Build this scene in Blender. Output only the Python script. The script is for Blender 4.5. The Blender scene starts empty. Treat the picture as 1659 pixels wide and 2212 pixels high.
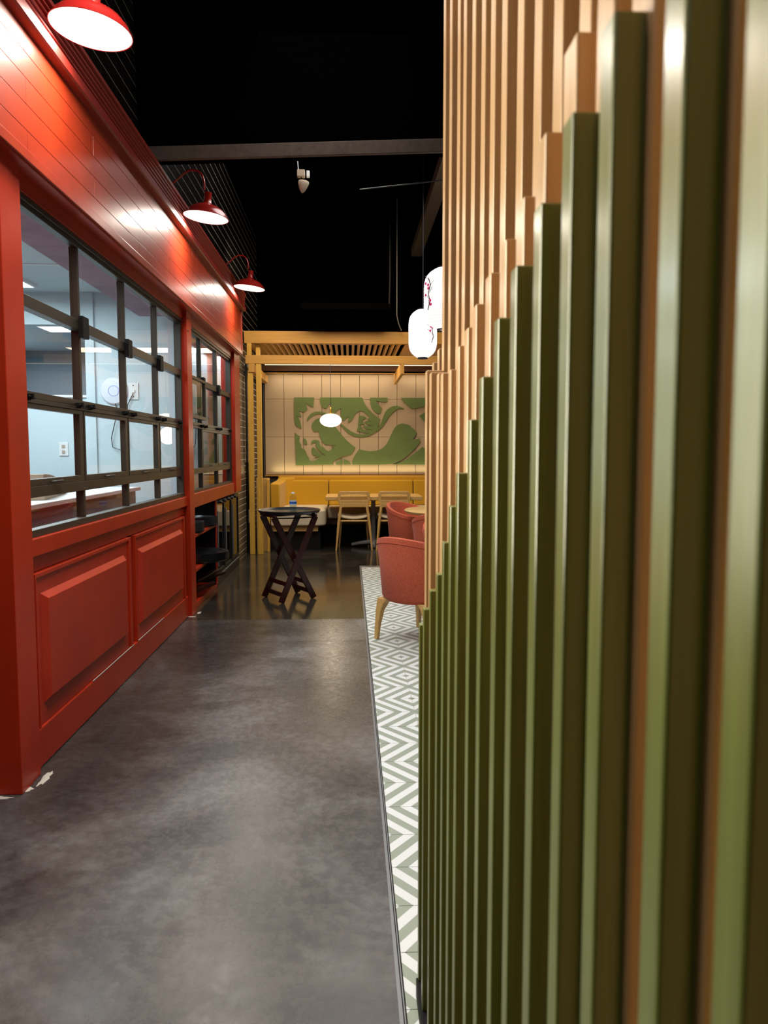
import bpy, bmesh, math, random
from mathutils import Vector, Matrix
S = bpy.context.scene
COL = S.collection
PI = math.pi
random.seed(7)

# ------------------------------------------------------------------ camera
cd = bpy.data.cameras.new('camera')
cam = bpy.data.objects.new('camera', cd); COL.objects.link(cam)
cd.sensor_fit = 'VERTICAL'; cd.sensor_height = 36.0
cd.lens = 36.0 * 1650 / 2212
cam.location = (0, 0, 1.4)
cam.rotation_euler = (math.radians(90 - 4.5394), 0, math.radians(-2.5771))
cd.clip_start = 0.02; cd.clip_end = 100
cd.dof.use_dof = True; cd.dof.focus_distance = 6.0
cd.dof.aperture_fstop = (cd.lens / 1000) / 0.0036
S.camera = cam

# ------------------------------------------------------------------ world, lights, exposure
W = bpy.data.worlds.new('world'); S.world = W; W.use_nodes = True
W.node_tree.nodes['Background'].inputs[0].default_value = (0.9, 0.85, 0.8, 1)
W.node_tree.nodes['Background'].inputs[1].default_value = 0.02

def area(name, loc, rot, sx, sy, e, col, spread=180):
    l = bpy.data.lights.new(name, 'AREA'); l.shape = 'RECTANGLE'; l.size = sx; l.size_y = sy
    l.energy = e; l.color = col; l.spread = math.radians(spread)
    o = bpy.data.objects.new(name, l); COL.objects.link(o); o.location = loc
    o.rotation_euler = [math.radians(a) for a in rot]; return o
WARM = (1.0, 0.80, 0.55); NEUT = (1.0, 0.95, 0.9); COOL = (0.80, 0.93, 1.0)
area('ceiling_light_entry', (-0.25, 2.5, 4.35), (0, 0, 0), 1.2, 1.4, 72, NEUT, 115)
area('ceiling_light_behind', (-1.2, -1.8, 3.6), (48, 0, -8), 2.2, 1.6, 8, NEUT)
area('fill_light_left', (-1.62, 2.15, 1.9), (0, -90, -32), 1.8, 1.1, 38, (1.0, 0.93, 0.70), 105)  # added fill out of view, brightens the aisle faces of the slats
area('wall_fill_light', (0.1, 3.0, 4.35), (0, 75, 0), 0.3, 2.4, 16, NEUT)  # added fill above the view, brings out the upper tile joints
area('wall_fill_light', (0.1, 7.4, 4.45), (0, 72, 0), 0.3, 2.4, 18, NEUT)  # second added fill, hidden behind the beam casing
area('ceiling_light_aisle', (-0.1, 6.2, 4.2), (0, 0, 0), 1.0, 3.0, 34, NEUT, 130)
area('ceiling_light_dining', (1.6, 7.2, 4.0), (0, 0, 0), 1.4, 3.0, 60, NEUT, 140)
area('ceiling_light_booth', (0.0, 10.9, 2.80), (0, 0, 0), 2.0, 0.5, 27, WARM)
area('ceiling_light_pergola', (-0.2, 9.0, 3.9), (50, 0, 0), 2.0, 0.4, 30, WARM, 120)
area('cove_light_low', (0.1, 12.02, 1.06), (180, 0, 0), 2.6, 0.03, 4.5, (1.0, 0.83, 0.45))
area('cove_light_high', (0.1, 11.93, 2.60), (12, 0, 0), 2.6, 0.04, 7, WARM)
area('kitchen_light_near', (-2.6, 5.0, 2.72), (0, 0, 0), 1.0, 2.6, 115, COOL)
area('kitchen_fill_next', (-1.58, 8.6, 2.56), (0, 0, 0), 0.14, 2.8, 16, COOL)  # added strip hidden above the window head, brightens the wall behind
area('kitchen_light_deep', (-4.0, 9.2, 2.70), (0, 0, 0), 2.0, 2.4, 80, COOL)
S.view_settings.view_transform = 'Standard'; S.view_settings.look = 'None'
S.view_settings.exposure = 0.0; S.view_settings.gamma = 1.0
S.view_settings.use_curve_mapping = False
S.cycles.use_denoising = True
S.cycles.max_bounces = 8; S.cycles.transparent_max_bounces = 24
S.cycles.sample_clamp_indirect = 4.0; S.cycles.caustics_reflective = False
S.cycles.caustics_refractive = False

# ------------------------------------------------------------------ materials
def mat(name, col, rough=0.5, metal=0.0, spec=0.5, coat=0.0, coat_rough=0.1, sheen=0.0,
        noise=None, bump=0.0, bscale=60, stretch=(1, 1, 1), col2=None, emit=None, estr=1.0, coord='Object'):
    m = bpy.data.materials.new(name); m.use_nodes = True
    nt = m.node_tree; b = nt.nodes['Principled BSDF']
    b.inputs['Base Color'].default_value = (*col, 1)
    b.inputs['Roughness'].default_value = rough; b.inputs['Metallic'].default_value = metal
    b.inputs['Specular IOR Level'].default_value = spec
    b.inputs['Coat Weight'].default_value = coat; b.inputs['Coat Roughness'].default_value = coat_rough
    b.inputs['Sheen Weight'].default_value = sheen
    if emit:
        b.inputs['Emission Color'].default_value = (*emit, 1); b.inputs['Emission Strength'].default_value = estr
    if noise or bump:
        g = nt.nodes.new('ShaderNodeNewGeometry')
        mp = nt.nodes.new('ShaderNodeMapping'); mp.inputs['Scale'].default_value = stretch
        nt.links.new(g.outputs['Position'], mp.inputs[0])
    if noise:
        n = nt.nodes.new('ShaderNodeTexNoise'); n.inputs['Scale'].default_value = noise
        n.inputs['Detail'].default_value = 6; n.inputs['Roughness'].default_value = 0.6
        nt.links.new(mp.outputs[0], n.inputs['Vector'])
        r = nt.nodes.new('ShaderNodeValToRGB')
        r.color_ramp.elements[0].position = 0.3; r.color_ramp.elements[1].position = 0.7
        r.color_ramp.elements[0].color = (*(col2 or [c * 0.7 for c in col]), 1)
        r.color_ramp.elements[1].color = (*col, 1)
        nt.links.new(n.outputs['Fac'], r.inputs[0]); nt.links.new(r.outputs[0], b.inputs['Base Color'])
    if bump:
        n2 = nt.nodes.new('ShaderNodeTexNoise'); n2.inputs['Scale'].default_value = bscale
        n2.inputs['Detail'].default_value = 4
        nt.links.new(mp.outputs[0], n2.inputs['Vector'])
        bp = nt.nodes.new('ShaderNodeBump'); bp.inputs['Strength'].default_value = bump
        bp.inputs['Distance'].default_value = 0.004
        nt.links.new(n2.outputs['Fac'], bp.inputs['Height']); nt.links.new(bp.outputs[0], b.inputs['Normal'])
    return m

M = {}
M['red'] = mat('red_paint', (0.42, 0.025, 0.004), 0.40, spec=0.3, noise=3.0, col2=(0.33, 0.018, 0.003), bump=0.12, bscale=9, coat=0.12, coat_rough=0.25)
M['red_frieze'] = mat('red_paint_frieze', (0.44, 0.040, 0.008), 0.42, noise=4.0, col2=(0.34, 0.028, 0.006), bump=0.25, bscale=5, coat=0.3, coat_rough=0.22)
M['shade_red'] = mat('red_enamel', (0.50, 0.02, 0.015), 0.25, coat=0.5)
M['bronze'] = mat('bronze_aluminium', (0.036, 0.028, 0.019), 0.42, metal=0.1)
M['black'] = mat('black_paint', (0.004, 0.004, 0.004), 0.6, spec=0.2)
M['blackm'] = mat('black_metal', (0.012, 0.012, 0.013), 0.35)
M['ceil'] = mat('ceiling_black', (0.0009, 0.0009, 0.0009), 1.0, spec=0.0)
M['beam'] = mat('beam_brown', (0.13, 0.10, 0.08), 0.7, spec=0.2, noise=20)
M['duct'] = mat('duct_grey', (0.16, 0.15, 0.13), 0.6)
M['wood'] = mat('oak_slat', (0.58, 0.37, 0.19), 0.33, noise=9, stretch=(8, 8, 0.35), col2=(0.46, 0.27, 0.12), coat=0.35, coat_rough=0.22)
M['green'] = mat('olive_slat', (0.145, 0.180, 0.034), 0.30, noise=9, stretch=(9, 9, 0.4), col2=(0.098, 0.114, 0.022), bump=0.06, bscale=30, coat=0.4, coat_rough=0.18)
M['pine'] = mat('pine_beam', (0.58, 0.32, 0.065), 0.45, noise=5, stretch=(0.6, 5, 14), col2=(0.44, 0.22, 0.04))
M['pinez'] = mat('pine_post', (0.66, 0.40, 0.055), 0.4, noise=5, stretch=(8, 8, 0.5), col2=(0.52, 0.28, 0.05))
M['darkwood'] = mat('walnut_beam', (0.16, 0.065, 0.02), 0.5, noise=4, stretch=(0.8, 6, 16), col2=(0.09, 0.035, 0.012))
M['oakl'] = mat('pale_oak', (0.62, 0.39, 0.13), 0.42, noise=6, stretch=(3, 8, 8), col2=(0.52, 0.30, 0.09))
M['felt'] = mat('felt_panel', (0.45, 0.355, 0.245), 0.95, spec=0.1, noise=90, col2=(0.39, 0.305, 0.21), bump=0.2, bscale=300)
M['relief'] = mat('green_relief', (0.125, 0.180, 0.064), 0.75, spec=0.2, noise=5, col2=(0.11, 0.16, 0.056))
M['mustard'] = mat('mustard_fabric', (0.52, 0.285, 0.005), 0.85, sheen=0.1, noise=120, col2=(0.46, 0.24, 0.004), bump=0.1, bscale=400)
M['cream'] = mat('cream_fabric', (0.60, 0.52, 0.38), 0.9, noise=100, col2=(0.52, 0.44, 0.31))
M['pink'] = mat('coral_velvet', (0.64, 0.15, 0.07), 0.9, sheen=0.1, spec=0.1, noise=120, col2=(0.42, 0.075, 0.045), bump=0.3, bscale=250)
M['white'] = mat('white_plastic', (0.75, 0.76, 0.76), 0.4)
M['aluminium'] = mat('aluminium_strip', (0.24, 0.25, 0.26), 0.45, metal=0.6)
M['steelwrap'] = mat('crinkled_grey', (0.35, 0.34, 0.33), 0.4, bump=0.8, bscale=60)
M['trayb'] = mat('black_tray', (0.012, 0.014, 0.017), 0.22, bump=0.1, bscale=300)
M['mahog'] = mat('dark_mahogany', (0.045, 0.006, 0.004), 0.3, noise=10, stretch=(6, 6, 1), col2=(0.008, 0.003, 0.003))
M['brass'] = mat('brass', (0.75, 0.50, 0.08), 0.25, metal=0.9)
M['kwall'] = mat('kitchen_wall', (0.55, 0.66, 0.70), 0.6, noise=60, col2=(0.52, 0.63, 0.67))
M['kceil'] = mat('kitchen_ceiling', (0.52, 0.60, 0.63), 0.7)
M['kgrey'] = mat('kitchen_grey', (0.20, 0.22, 0.25), 0.6)
M['ksoffit'] = mat('kitchen_soffit', (0.38, 0.25, 0.31), 0.8, noise=6)
M['kpink'] = mat('kitchen_red_wall', (0.60, 0.26, 0.22), 0.6)
M['kfloor'] = mat('kitchen_floor', (0.10, 0.09, 0.08), 0.6)
M['disc'] = mat('white_disc', (0.68, 0.72, 0.80), 0.35)
M['ring'] = mat('blue_ring', (0.30, 0.40, 0.85), 0.4)
M['grout'] = mat('light_grout', (0.42, 0.39, 0.34), 0.9)
M['wgrout'] = mat('white_grout', (0.80, 0.77, 0.72), 0.9)
M['reflect_tile'] = mat('black_tile_reflection', (0.14, 0.115, 0.085), 0.22, noise=3, col2=(0.09, 0.07, 0.05))  # black tile made paler: reflection of the beige wall painted into the colour
M['walltile'] = mat('black_glazed_tile', (0.012, 0.010, 0.009), 0.20)
M['panel_dark'] = mat('dark_panel', (0.05, 0.045, 0.04), 0.7)
M['led'] = mat('led_strip', (1, 0.9, 0.6), emit=(1.0, 0.86, 0.55), estr=1.6)
M['bulb'] = mat('lamp_glow', (1, 1, 1), emit=(1.0, 0.99, 0.95), estr=2.2)
M['globe'] = mat('opal_glass', (0.9, 0.9, 0.9), 0.25, emit=(1.0, 0.98, 0.93), estr=1.0)
M['troffer'] = mat('troffer_panel', (1, 1, 1), emit=(0.92, 1.0, 1.0), estr=3.0)
M['yellow'] = mat('yellow_sheet', (0.75, 0.45, 0.01), 0.6)
M['cloth'] = mat('cardboard_beige', (0.42, 0.33, 0.24), 0.7)
M['cord'] = mat('black_cord', (0.02, 0.02, 0.03), 0.5)
M['capwhite'] = mat('cap_white', (0.8, 0.82, 0.85), 0.3)

def glass_mat(name, tint, refl):
    m = bpy.data.materials.new(name); m.use_nodes = True; nt = m.node_tree
    for n in list(nt.nodes): nt.nodes.remove(n)
    o = nt.nodes.new('ShaderNodeOutputMaterial'); mx = nt.nodes.new('ShaderNodeMixShader')
    t = nt.nodes.new('ShaderNodeBsdfTransparent'); t.inputs[0].default_value = (*tint, 1)
    g = nt.nodes.new('ShaderNodeBsdfGlossy'); g.inputs['Roughness'].default_value = 0.0
    f = nt.nodes.new('ShaderNodeFresnel'); f.inputs[0].default_value = refl
    ge = nt.nodes.new('ShaderNodeNewGeometry'); k = nt.nodes.new('ShaderNodeMath'); k.operation = 'SUBTRACT'
    k.inputs[0].default_value = 1.0; nt.links.new(ge.outputs['Backfacing'], k.inputs[1])
    k2 = nt.nodes.new('ShaderNodeMath'); k2.operation = 'MULTIPLY'   # only the outer surface of a pane reflects
    nt.links.new(f.outputs[0], k2.inputs[0]); nt.links.new(k.outputs[0], k2.inputs[1])
    nt.links.new(k2.outputs[0], mx.inputs[0]); nt.links.new(t.outputs[0], mx.inputs[1])
    nt.links.new(g.outputs[0], mx.inputs[2]); nt.links.new(mx.outputs[0], o.inputs[0]); return m
M['glass'] = glass_mat('window_glass', (0.95, 0.97, 0.97), 1.35)
M['fglass'] = glass_mat('cooler_glass', (0.35, 0.35, 0.35), 1.55)
M['bottle'] = glass_mat('bottle_plastic', (0.86, 0.90, 0.92), 1.30)

def lantern_mat():
    m = mat('lantern_paper', (0.9, 0.9, 0.88), 0.8, emit=(1, 1, 0.98), estr=0.9)
    nt = m.node_tree; b = nt.nodes['Principled BSDF']
    tc = nt.nodes.new('ShaderNodeTexCoord'); w = nt.nodes.new('ShaderNodeTexWave')
    w.wave_type = 'BANDS'; w.bands_direction = 'Z'; w.inputs['Scale'].default_value = 14
    nt.links.new(tc.outputs['Object'], w.inputs[0])
    r = nt.nodes.new('ShaderNodeValToRGB')
    r.color_ramp.elements[0].color = (0.80, 0.82, 0.76, 1); r.color_ramp.elements[0].position = 0.0
    r.color_ramp.elements[1].color = (1, 1, 0.98, 1); r.color_ramp.elements[1].position = 0.25
    nt.links.new(w.outputs[0], r.inputs[0]); nt.links.new(r.outputs[0], b.inputs['Emission Color'])
    return m
M['lantern'] = lantern_mat()
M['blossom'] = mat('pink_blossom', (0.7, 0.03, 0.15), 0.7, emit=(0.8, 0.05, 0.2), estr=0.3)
M['twig'] = mat('dark_twig', (0.10, 0.03, 0.04), 0.7)

def floor_mat(name, c1, c2, c3, r0, r1, seal=False):
    m = bpy.data.materials.new(name); m.use_nodes = True; nt = m.node_tree; b = nt.nodes['Principled BSDF']
    g = nt.nodes.new('ShaderNodeNewGeometry')
    n1 = nt.nodes.new('ShaderNodeTexNoise'); n1.inputs['Scale'].default_value = 1.3; n1.inputs['Detail'].default_value = 8
    n1.inputs['Roughness'].default_value = 0.62; n1.inputs['Distortion'].default_value = 0.6
    n2 = nt.nodes.new('ShaderNodeTexNoise'); n2.inputs['Scale'].default_value = 22; n2.inputs['Detail'].default_value = 8
    n2.inputs['Roughness'].default_value = 0.7
    for n in (n1, n2): nt.links.new(g.outputs['Position'], n.inputs['Vector'])
    ra = nt.nodes.new('ShaderNodeValToRGB'); e = ra.color_ramp.elements
    e[0].position = 0.34; e[0].color = (*c1, 1); e[1].position = 0.72; e[1].color = (*c3, 1)
    k = e.new(0.52); k.color = (*c2, 1)
    nt.links.new(n1.outputs['Fac'], ra.inputs[0])
    rb = nt.nodes.new('ShaderNodeValToRGB'); rb.color_ramp.elements[0].position = 0.35; rb.color_ramp.elements[1].position = 0.75
    rb.color_ramp.elements[0].color = (0.85, 0.85, 0.85, 1); rb.color_ramp.elements[1].color = (1.35, 1.33, 1.3, 1)
    nt.links.new(n2.outputs['Fac'], rb.inputs[0])
    mx = nt.nodes.new('ShaderNodeMix'); mx.data_type = 'RGBA'; mx.blend_type = 'MULTIPLY'; mx.inputs[0].default_value = 1
    nt.links.new(ra.outputs[0], mx.inputs[6]); nt.links.new(rb.outputs[0], mx.inputs[7])
    out = mx.outputs[2]
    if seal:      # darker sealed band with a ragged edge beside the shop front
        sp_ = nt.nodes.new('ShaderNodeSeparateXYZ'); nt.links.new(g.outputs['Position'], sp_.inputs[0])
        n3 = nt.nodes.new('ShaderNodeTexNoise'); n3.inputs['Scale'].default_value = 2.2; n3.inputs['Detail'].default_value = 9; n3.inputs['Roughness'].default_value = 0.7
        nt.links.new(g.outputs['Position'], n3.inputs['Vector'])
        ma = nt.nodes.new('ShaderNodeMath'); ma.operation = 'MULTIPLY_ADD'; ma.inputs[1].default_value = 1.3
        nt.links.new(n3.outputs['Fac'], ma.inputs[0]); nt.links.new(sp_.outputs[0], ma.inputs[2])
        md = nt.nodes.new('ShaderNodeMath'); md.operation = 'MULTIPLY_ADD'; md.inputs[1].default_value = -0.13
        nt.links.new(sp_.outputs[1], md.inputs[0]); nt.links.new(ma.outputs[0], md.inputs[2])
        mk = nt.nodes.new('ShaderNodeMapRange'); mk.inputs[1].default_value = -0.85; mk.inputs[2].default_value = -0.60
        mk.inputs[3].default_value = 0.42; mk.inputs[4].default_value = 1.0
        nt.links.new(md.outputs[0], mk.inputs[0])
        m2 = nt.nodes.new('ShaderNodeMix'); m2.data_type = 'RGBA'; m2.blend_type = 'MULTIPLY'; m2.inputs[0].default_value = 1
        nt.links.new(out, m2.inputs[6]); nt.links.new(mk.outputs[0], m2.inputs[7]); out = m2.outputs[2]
    nt.links.new(out, b.inputs['Base Color'])
    mr = nt.nodes.new('ShaderNodeMapRange'); mr.inputs[1].default_value = 0.3; mr.inputs[2].default_value = 0.75
    mr.inputs[3].default_value = r0; mr.inputs[4].default_value = r1
    nt.links.new(n2.outputs['Fac'], mr.inputs[0]); nt.links.new(mr.outputs[0], b.inputs['Roughness'])
    bp = nt.nodes.new('ShaderNodeBump'); bp.inputs['Strength'].default_value = 0.15; bp.inputs['Distance'].default_value = 0.003
    nt.links.new(n2.outputs['Fac'], bp.inputs['Height']); nt.links.new(bp.outputs[0], b.inputs['Normal'])
    return m
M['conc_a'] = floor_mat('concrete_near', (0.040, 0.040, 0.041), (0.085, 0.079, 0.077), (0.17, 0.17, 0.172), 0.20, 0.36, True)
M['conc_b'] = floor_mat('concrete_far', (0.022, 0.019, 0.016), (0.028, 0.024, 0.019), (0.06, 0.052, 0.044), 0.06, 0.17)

def tile_mat():
    m = bpy.data.materials.new('patterned_tile'); m.use_nodes = True; nt = m.node_tree; b = nt.nodes['Principled BSDF']
    g = nt.nodes.new('ShaderNodeNewGeometry'); s = nt.nodes.new('ShaderNodeSeparateXYZ'); nt.links.new(g.outputs['Position'], s.inputs[0])
    def mth(op, a, c=None):
        n = nt.nodes.new('ShaderNodeMath'); n.operation = op
        for i, v in enumerate((a, c)):
            if v is None: continue
            if isinstance(v, (int, float)): n.inputs[i].default_value = v
            else: nt.links.new(v, n.inputs[i])
        return n.outputs[0]
    dx = mth('PINGPONG', mth('SUBTRACT', s.outputs[0], 0.347 - 0.88), 0.22)
    dy = mth('PINGPONG', mth('SUBTRACT', s.outputs[1], 4.232 - 5.28), 0.22)
    r = mth('FRACT', mth('DIVIDE', mth('ADD', dx, mth('DIVIDE', dy, 1.25)), 0.088))
    k = mth('GREATER_THAN', mth('ABSOLUTE', mth('SUBTRACT', r, 0.5)), 0.25)
    mx = nt.nodes.new('ShaderNodeMix'); mx.data_type = 'RGBA'
    mx.inputs[6].default_value = (0.64, 0.66, 0.66, 1); mx.inputs[7].default_value = (0.27, 0.31, 0.25, 1)
    nt.links.new(k, mx.inputs[0]); nt.links.new(mx.outputs[2], b.inputs['Base Color'])
    b.inputs['Roughness'].default_value = 0.55
    return m
M['tile'] = tile_mat()

# ------------------------------------------------------------------ builders
class MB:
    def __init__(s): s.v = []; s.f = []; s.sm = []
    def add(s, vs, fs, smooth=False):
        o = len(s.v); s.v += [tuple(v) for v in vs]; s.f += [[i + o for i in f] for f in fs]; s.sm += [smooth] * len(fs); return s
    def box(s, x0, x1, y0, y1, z0, z1):
        return s.add([(x0,y0,z0),(x1,y0,z0),(x1,y1,z0),(x0,y1,z0),(x0,y0,z1),(x1,y0,z1),(x1,y1,z1),(x0,y1,z1)],
                     [[0,3,2,1],[4,5,6,7],[0,1,5,4],[1,2,6,5],[2,3,7,6],[3,0,4,7]])
    def bar(s, a, b, w, t, side=(0, 0, 1)):          # rectangular bar from a to b
        a, b = Vector(a), Vector(b); d = (b - a).normalized(); u = Vector(side).cross(d)
        if u.length < 1e-4: u = Vector((1, 0, 0)).cross(d)
        u.normalize(); n = d.cross(u)
        vs = [p + u * (sx * w / 2) + n * (sy * t / 2) for p in (a, b) for sx, sy in ((-1,-1),(1,-1),(1,1),(-1,1))]
        return s.add(vs, [[0,3,2,1],[4,5,6,7],[0,1,5,4],[1,2,6,5],[2,3,7,6],[3,0,4,7]])
    def tube(s, pts, r, n=8, caps=True):
        pts = [Vector(p) for p in pts]; rs = r if isinstance(r, (list, tuple)) else [r] * len(pts)
        vs = []; prev = None
        for i, p in enumerate(pts):
            d = (pts[min(i+1, len(pts)-1)] - pts[max(i-1, 0)]).normalized()
            u = prev - d * prev.dot(d) if prev else (Vector((0,0,1)) if abs(d.z) < 0.9 else Vector((1,0,0))).cross(d)
            u.normalize(); prev = u; w = d.cross(u)
            for k in range(n):
                a = 2*PI*k/n; vs.append(p + (u*math.cos(a) + w*math.sin(a)) * rs[i])
        fs = [[i*n+k, i*n+(k+1)%n, (i+1)*n+(k+1)%n, (i+1)*n+k] for i in range(len(pts)-1) for k in range(n)]
        if caps: fs += [list(range(n))[::-1], [(len(pts)-1)*n+k for k in range(n)]]
        return s.add(vs, fs, True)
    def lathe(s, prof, c=(0,0,0), n=32, sx=1, sy=1, closed=False):
        vs = [(c[0]+r*math.cos(2*PI*k/n)*sx, c[1]+r*math.sin(2*PI*k/n)*sy, c[2]+z) for r, z in prof for k in range(n)]
        m = len(prof); fs = [[i*n+k, i*n+(k+1)%n, ((i+1)%m)*n+(k+1)%n, ((i+1)%m)*n+k] for i in range(m if closed else m-1) for k in range(n)]
        if not closed:
            if prof[0][0] > 1e-5: fs.append(list(range(n))[::-1])
            if prof[-1][0] > 1e-5: fs.append([(m-1)*n+k for k in range(n)])
        return s.add(vs, fs, True)
    def prism_y(s, prof, y0, y1):                    # closed (x,z) profile extruded along Y
        n = len(prof); vs = [(x, y0, z) for x, z in prof] + [(x, y1, z) for x, z in prof]
        return s.add(vs, [[i, (i+1)%n, n+(i+1)%n, n+i] for i in range(n)] + [list(range(n))[::-1], [n+i for i in range(n)]])
    def build(s, name, m, parent=None, bevel=0, seg=2, off=(0,0,0), solid=0, sub=0):
        me = bpy.data.meshes.new(name)
        me.from_pydata([tuple(Vector(v) - Vector(off)) for v in s.v], [], s.f)
        me.validate(); me.polygons.foreach_set('use_smooth', s.sm if len(s.sm) == len(me.polygons) else [False]*len(me.polygons))
        bm = bmesh.new(); bm.from_mesh(me); bmesh.ops.remove_doubles(bm, verts=bm.verts, dist=1e-5)
        bmesh.ops.recalc_face_normals(bm, faces=bm.faces); bm.to_mesh(me); bm.free()
        me.materials.append(M[m] if isinstance(m, str) else m)
        o = bpy.data.objects.new(name, me); COL.objects.link(o)
        if any(s.sm): 
            try: me.set_sharp_from_angle(angle=math.radians(40))
            except Exception: pass
        if sub:
            md = o.modifiers.new('s', 'SUBSURF'); md.levels = md.render_levels = sub
        if bevel:
            md = o.modifiers.new('b', 'BEVEL'); md.width = bevel; md.segments = seg; md.limit_method = 'ANGLE'
        if parent: o.parent = parent
        o.location = off if not parent else tuple(Vector(off) - Vector(parent.location)) if parent.type == 'EMPTY' and parent.rotation_euler.z == 0 and off != (0,0,0) else off
        return o

def box(name, m, x0, x1, y0, y1, z0, z1, parent=None, bevel=0):
    return MB().box(x0,x1,y0,y1,z0,z1).build(name, m, parent, bevel)
def empty(name, loc=(0,0,0), rz=0):
    o = bpy.data.objects.new(name, None); COL.objects.link(o); o.location = loc; o.rotation_euler = (0,0,rz)
    o.empty_display_size = 0.1; return o
def tag(o, label, cat, group=None):
    o['label'] = label; o['category'] = cat
    if group: o['group'] = group
    return o
def struct(o): o['kind'] = 'structure'; return o
def stuff(o): o['kind'] = 'stuff'; return o
def dup(o, parent=None):
    c = o.copy(); COL.objects.link(c)
    if parent: c.parent = parent
    for ch in list(o.children): dup(ch, c)
    return c

# ------------------------------------------------------------------ floor
FL = struct(empty('floor'))
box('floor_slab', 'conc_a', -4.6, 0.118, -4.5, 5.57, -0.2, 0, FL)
box('joint_filler', 'grout', -1.36, 0.117, 6.3195, 6.3255, -0.1, -0.001, FL)
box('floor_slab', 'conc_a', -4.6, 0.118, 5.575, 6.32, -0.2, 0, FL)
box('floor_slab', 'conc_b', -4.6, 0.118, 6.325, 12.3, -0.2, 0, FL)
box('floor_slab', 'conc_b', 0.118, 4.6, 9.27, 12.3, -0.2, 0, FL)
box('subfloor', 'black', -4.7, 4.7, -4.6, 12.4, -0.3, -0.19, FL)
X0, Y1 = 0.124, 9.16
# aluminium edge strip with a mitred far corner
sp = MB().box(0.118, 0.128, -4.5, Y1 + 0.06, -0.1, 0.004).box(0.131, 0.134, -4.5, Y1, -0.1, 0.005).box(0.118, 4.6, Y1 + 0.06, Y1 + 0.11, -0.1, 0.004)
sp.build('edge_strip', 'aluminium', FL)
box('strip_joint', 'black', 0.128, 0.138, -4.5, Y1, -0.1, -0.002, FL)
box('tile_bed', 'grout', 0.138, 4.6, -4.5, Y1 + 0.06, -0.12, -0.003, FL)
gx = [0.137] + [0.347 + 0.22*k for k in range(0, 4)]
tile_cache = {}
def floor_tile(x0, x1, y0, y1):
    g = 0.0013; key = (round(x1-x0, 3), round(y1-y0, 3))
    cx, cy = (x0+x1)/2, (y0+y1)/2
    if key not in tile_cache:
        o = box('tile', 'tile', -(x1-x0)/2+g, (x1-x0)/2-g, -(y1-y0)/2+g, (y1-y0)/2-g, -0.01, 0, FL, 0)
        tile_cache[key] = o
    else:
        o = tile_cache[key].copy(); COL.objects.link(o)
    o.location = (cx, cy, 0)
ys = [4.232 + 0.22*k for k in range(-13, 23)]
for i in range(len(gx)-1):
    for j in range(len(ys)-1):
        if ys[j+1] > Y1: continue
        if i == 0 and ys[j+1] > Y1 - 0.2: continue
        floor_tile(gx[i], gx[i+1], ys[j], ys[j+1])
top_y = max(y for y in ys if y <= Y1)
# tile with the rounded corner at the far end of the strip
cv = [(0.1385, top_y-0.219)] + [(0.137+0.13-0.128*math.cos(a*PI/16), top_y-0.06+0.10*math.sin(a*PI/16)) for a in range(9)] + [(0.3457, top_y+0.04), (0.3457, top_y-0.219)]
n = len(cv); MB().add([(x,y,0) for x,y in cv] + [(x,y,-0.01) for x,y in cv], [list(range(n))[::-1], [n+i for i in range(n)]] + [[i,(i+1)%n,n+(i+1)%n,n+i] for i in range(n)]).build('tile', 'tile', FL)
rest = MB()
for i in range(3, 20):
    for j in range(len(ys)-1):
        if ys[j+1] <= Y1: rest.box(0.347+0.22*i+.0013, 0.347+0.22*(i+1)-.0013, ys[j]+.0013, ys[j+1]-.0013, -0.01, 0)
stuff(rest.build('far_tiles', 'tile', FL))
box('near_tile_field', 'tile', 0.138, 4.6, -4.5, ys[0]-0.002, -0.01, 0, FL)
# worn pale filler at the foot of the red posts
def splat(name, cx, cy, rx, ry, seed):
    random.seed(seed); n = 18
    p = [(cx+rx*math.cos(2*PI*k/n)*random.uniform(.6,1.1), cy+ry*math.sin(2*PI*k/n)*random.uniform(.6,1.1)) for k in range(n)]
    m = MB(); m.add([(x,y,0.0005) for x,y in p]+[(cx,cy,0.006)], [[k,(k+1)%n,n] for k in range(n)]); m.build(name, 'grout', FL)
splat('floor_filler', -1.36, 3.13, 0.05, 0.035, 1); splat('floor_filler', -1.31, 3.24, 0.018, 0.09, 2)
splat('floor_filler', -1.345, 6.46, 0.05, 0.02, 3); splat('floor_filler', -1.31, 6.62, 0.018, 0.06, 4); splat('floor_filler', -1.46, 3.06, 0.10, 0.02, 6)

# ------------------------------------------------------------------ ceiling with beams
CE = struct(box('ceiling', 'ceil', -4.6, 4.6, -4.5, 12.3, 4.7, 4.85))
bm_ = MB(); bm_.bar((-1.41, 5.56, 4.04), (4.5, 5.56, 4.30), 0.36, 1.18); bm_.build('beam_casing', 'ceil', CE)
bm_ = MB(); bm_.bar((-1.41, 5.37, 3.387), (4.5, 5.37, 3.650), 0.03, 0.09); bm_.build('beam_flange', 'beam', CE, 0.004)
box('duct', 'duct', 0.97, 1.13, 6.9, 12.25, 4.42, 4.56, CE, 0.01)
box('duct', 'ceil', -0.62, 0.52, 9.95, 10.15, 3.21, 3.29, CE, 0.005)
MB().tube([(0.52,10.05,3.25),(0.53,10.05,3.6),(0.53,10.05,4.7)], 0.012).build('duct_hanger', 'black', CE)
MB().tube([(0.10,7.0,3.72),(1.0,6.9,3.80)], 0.006).build('rail', 'blackm', CE)

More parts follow.
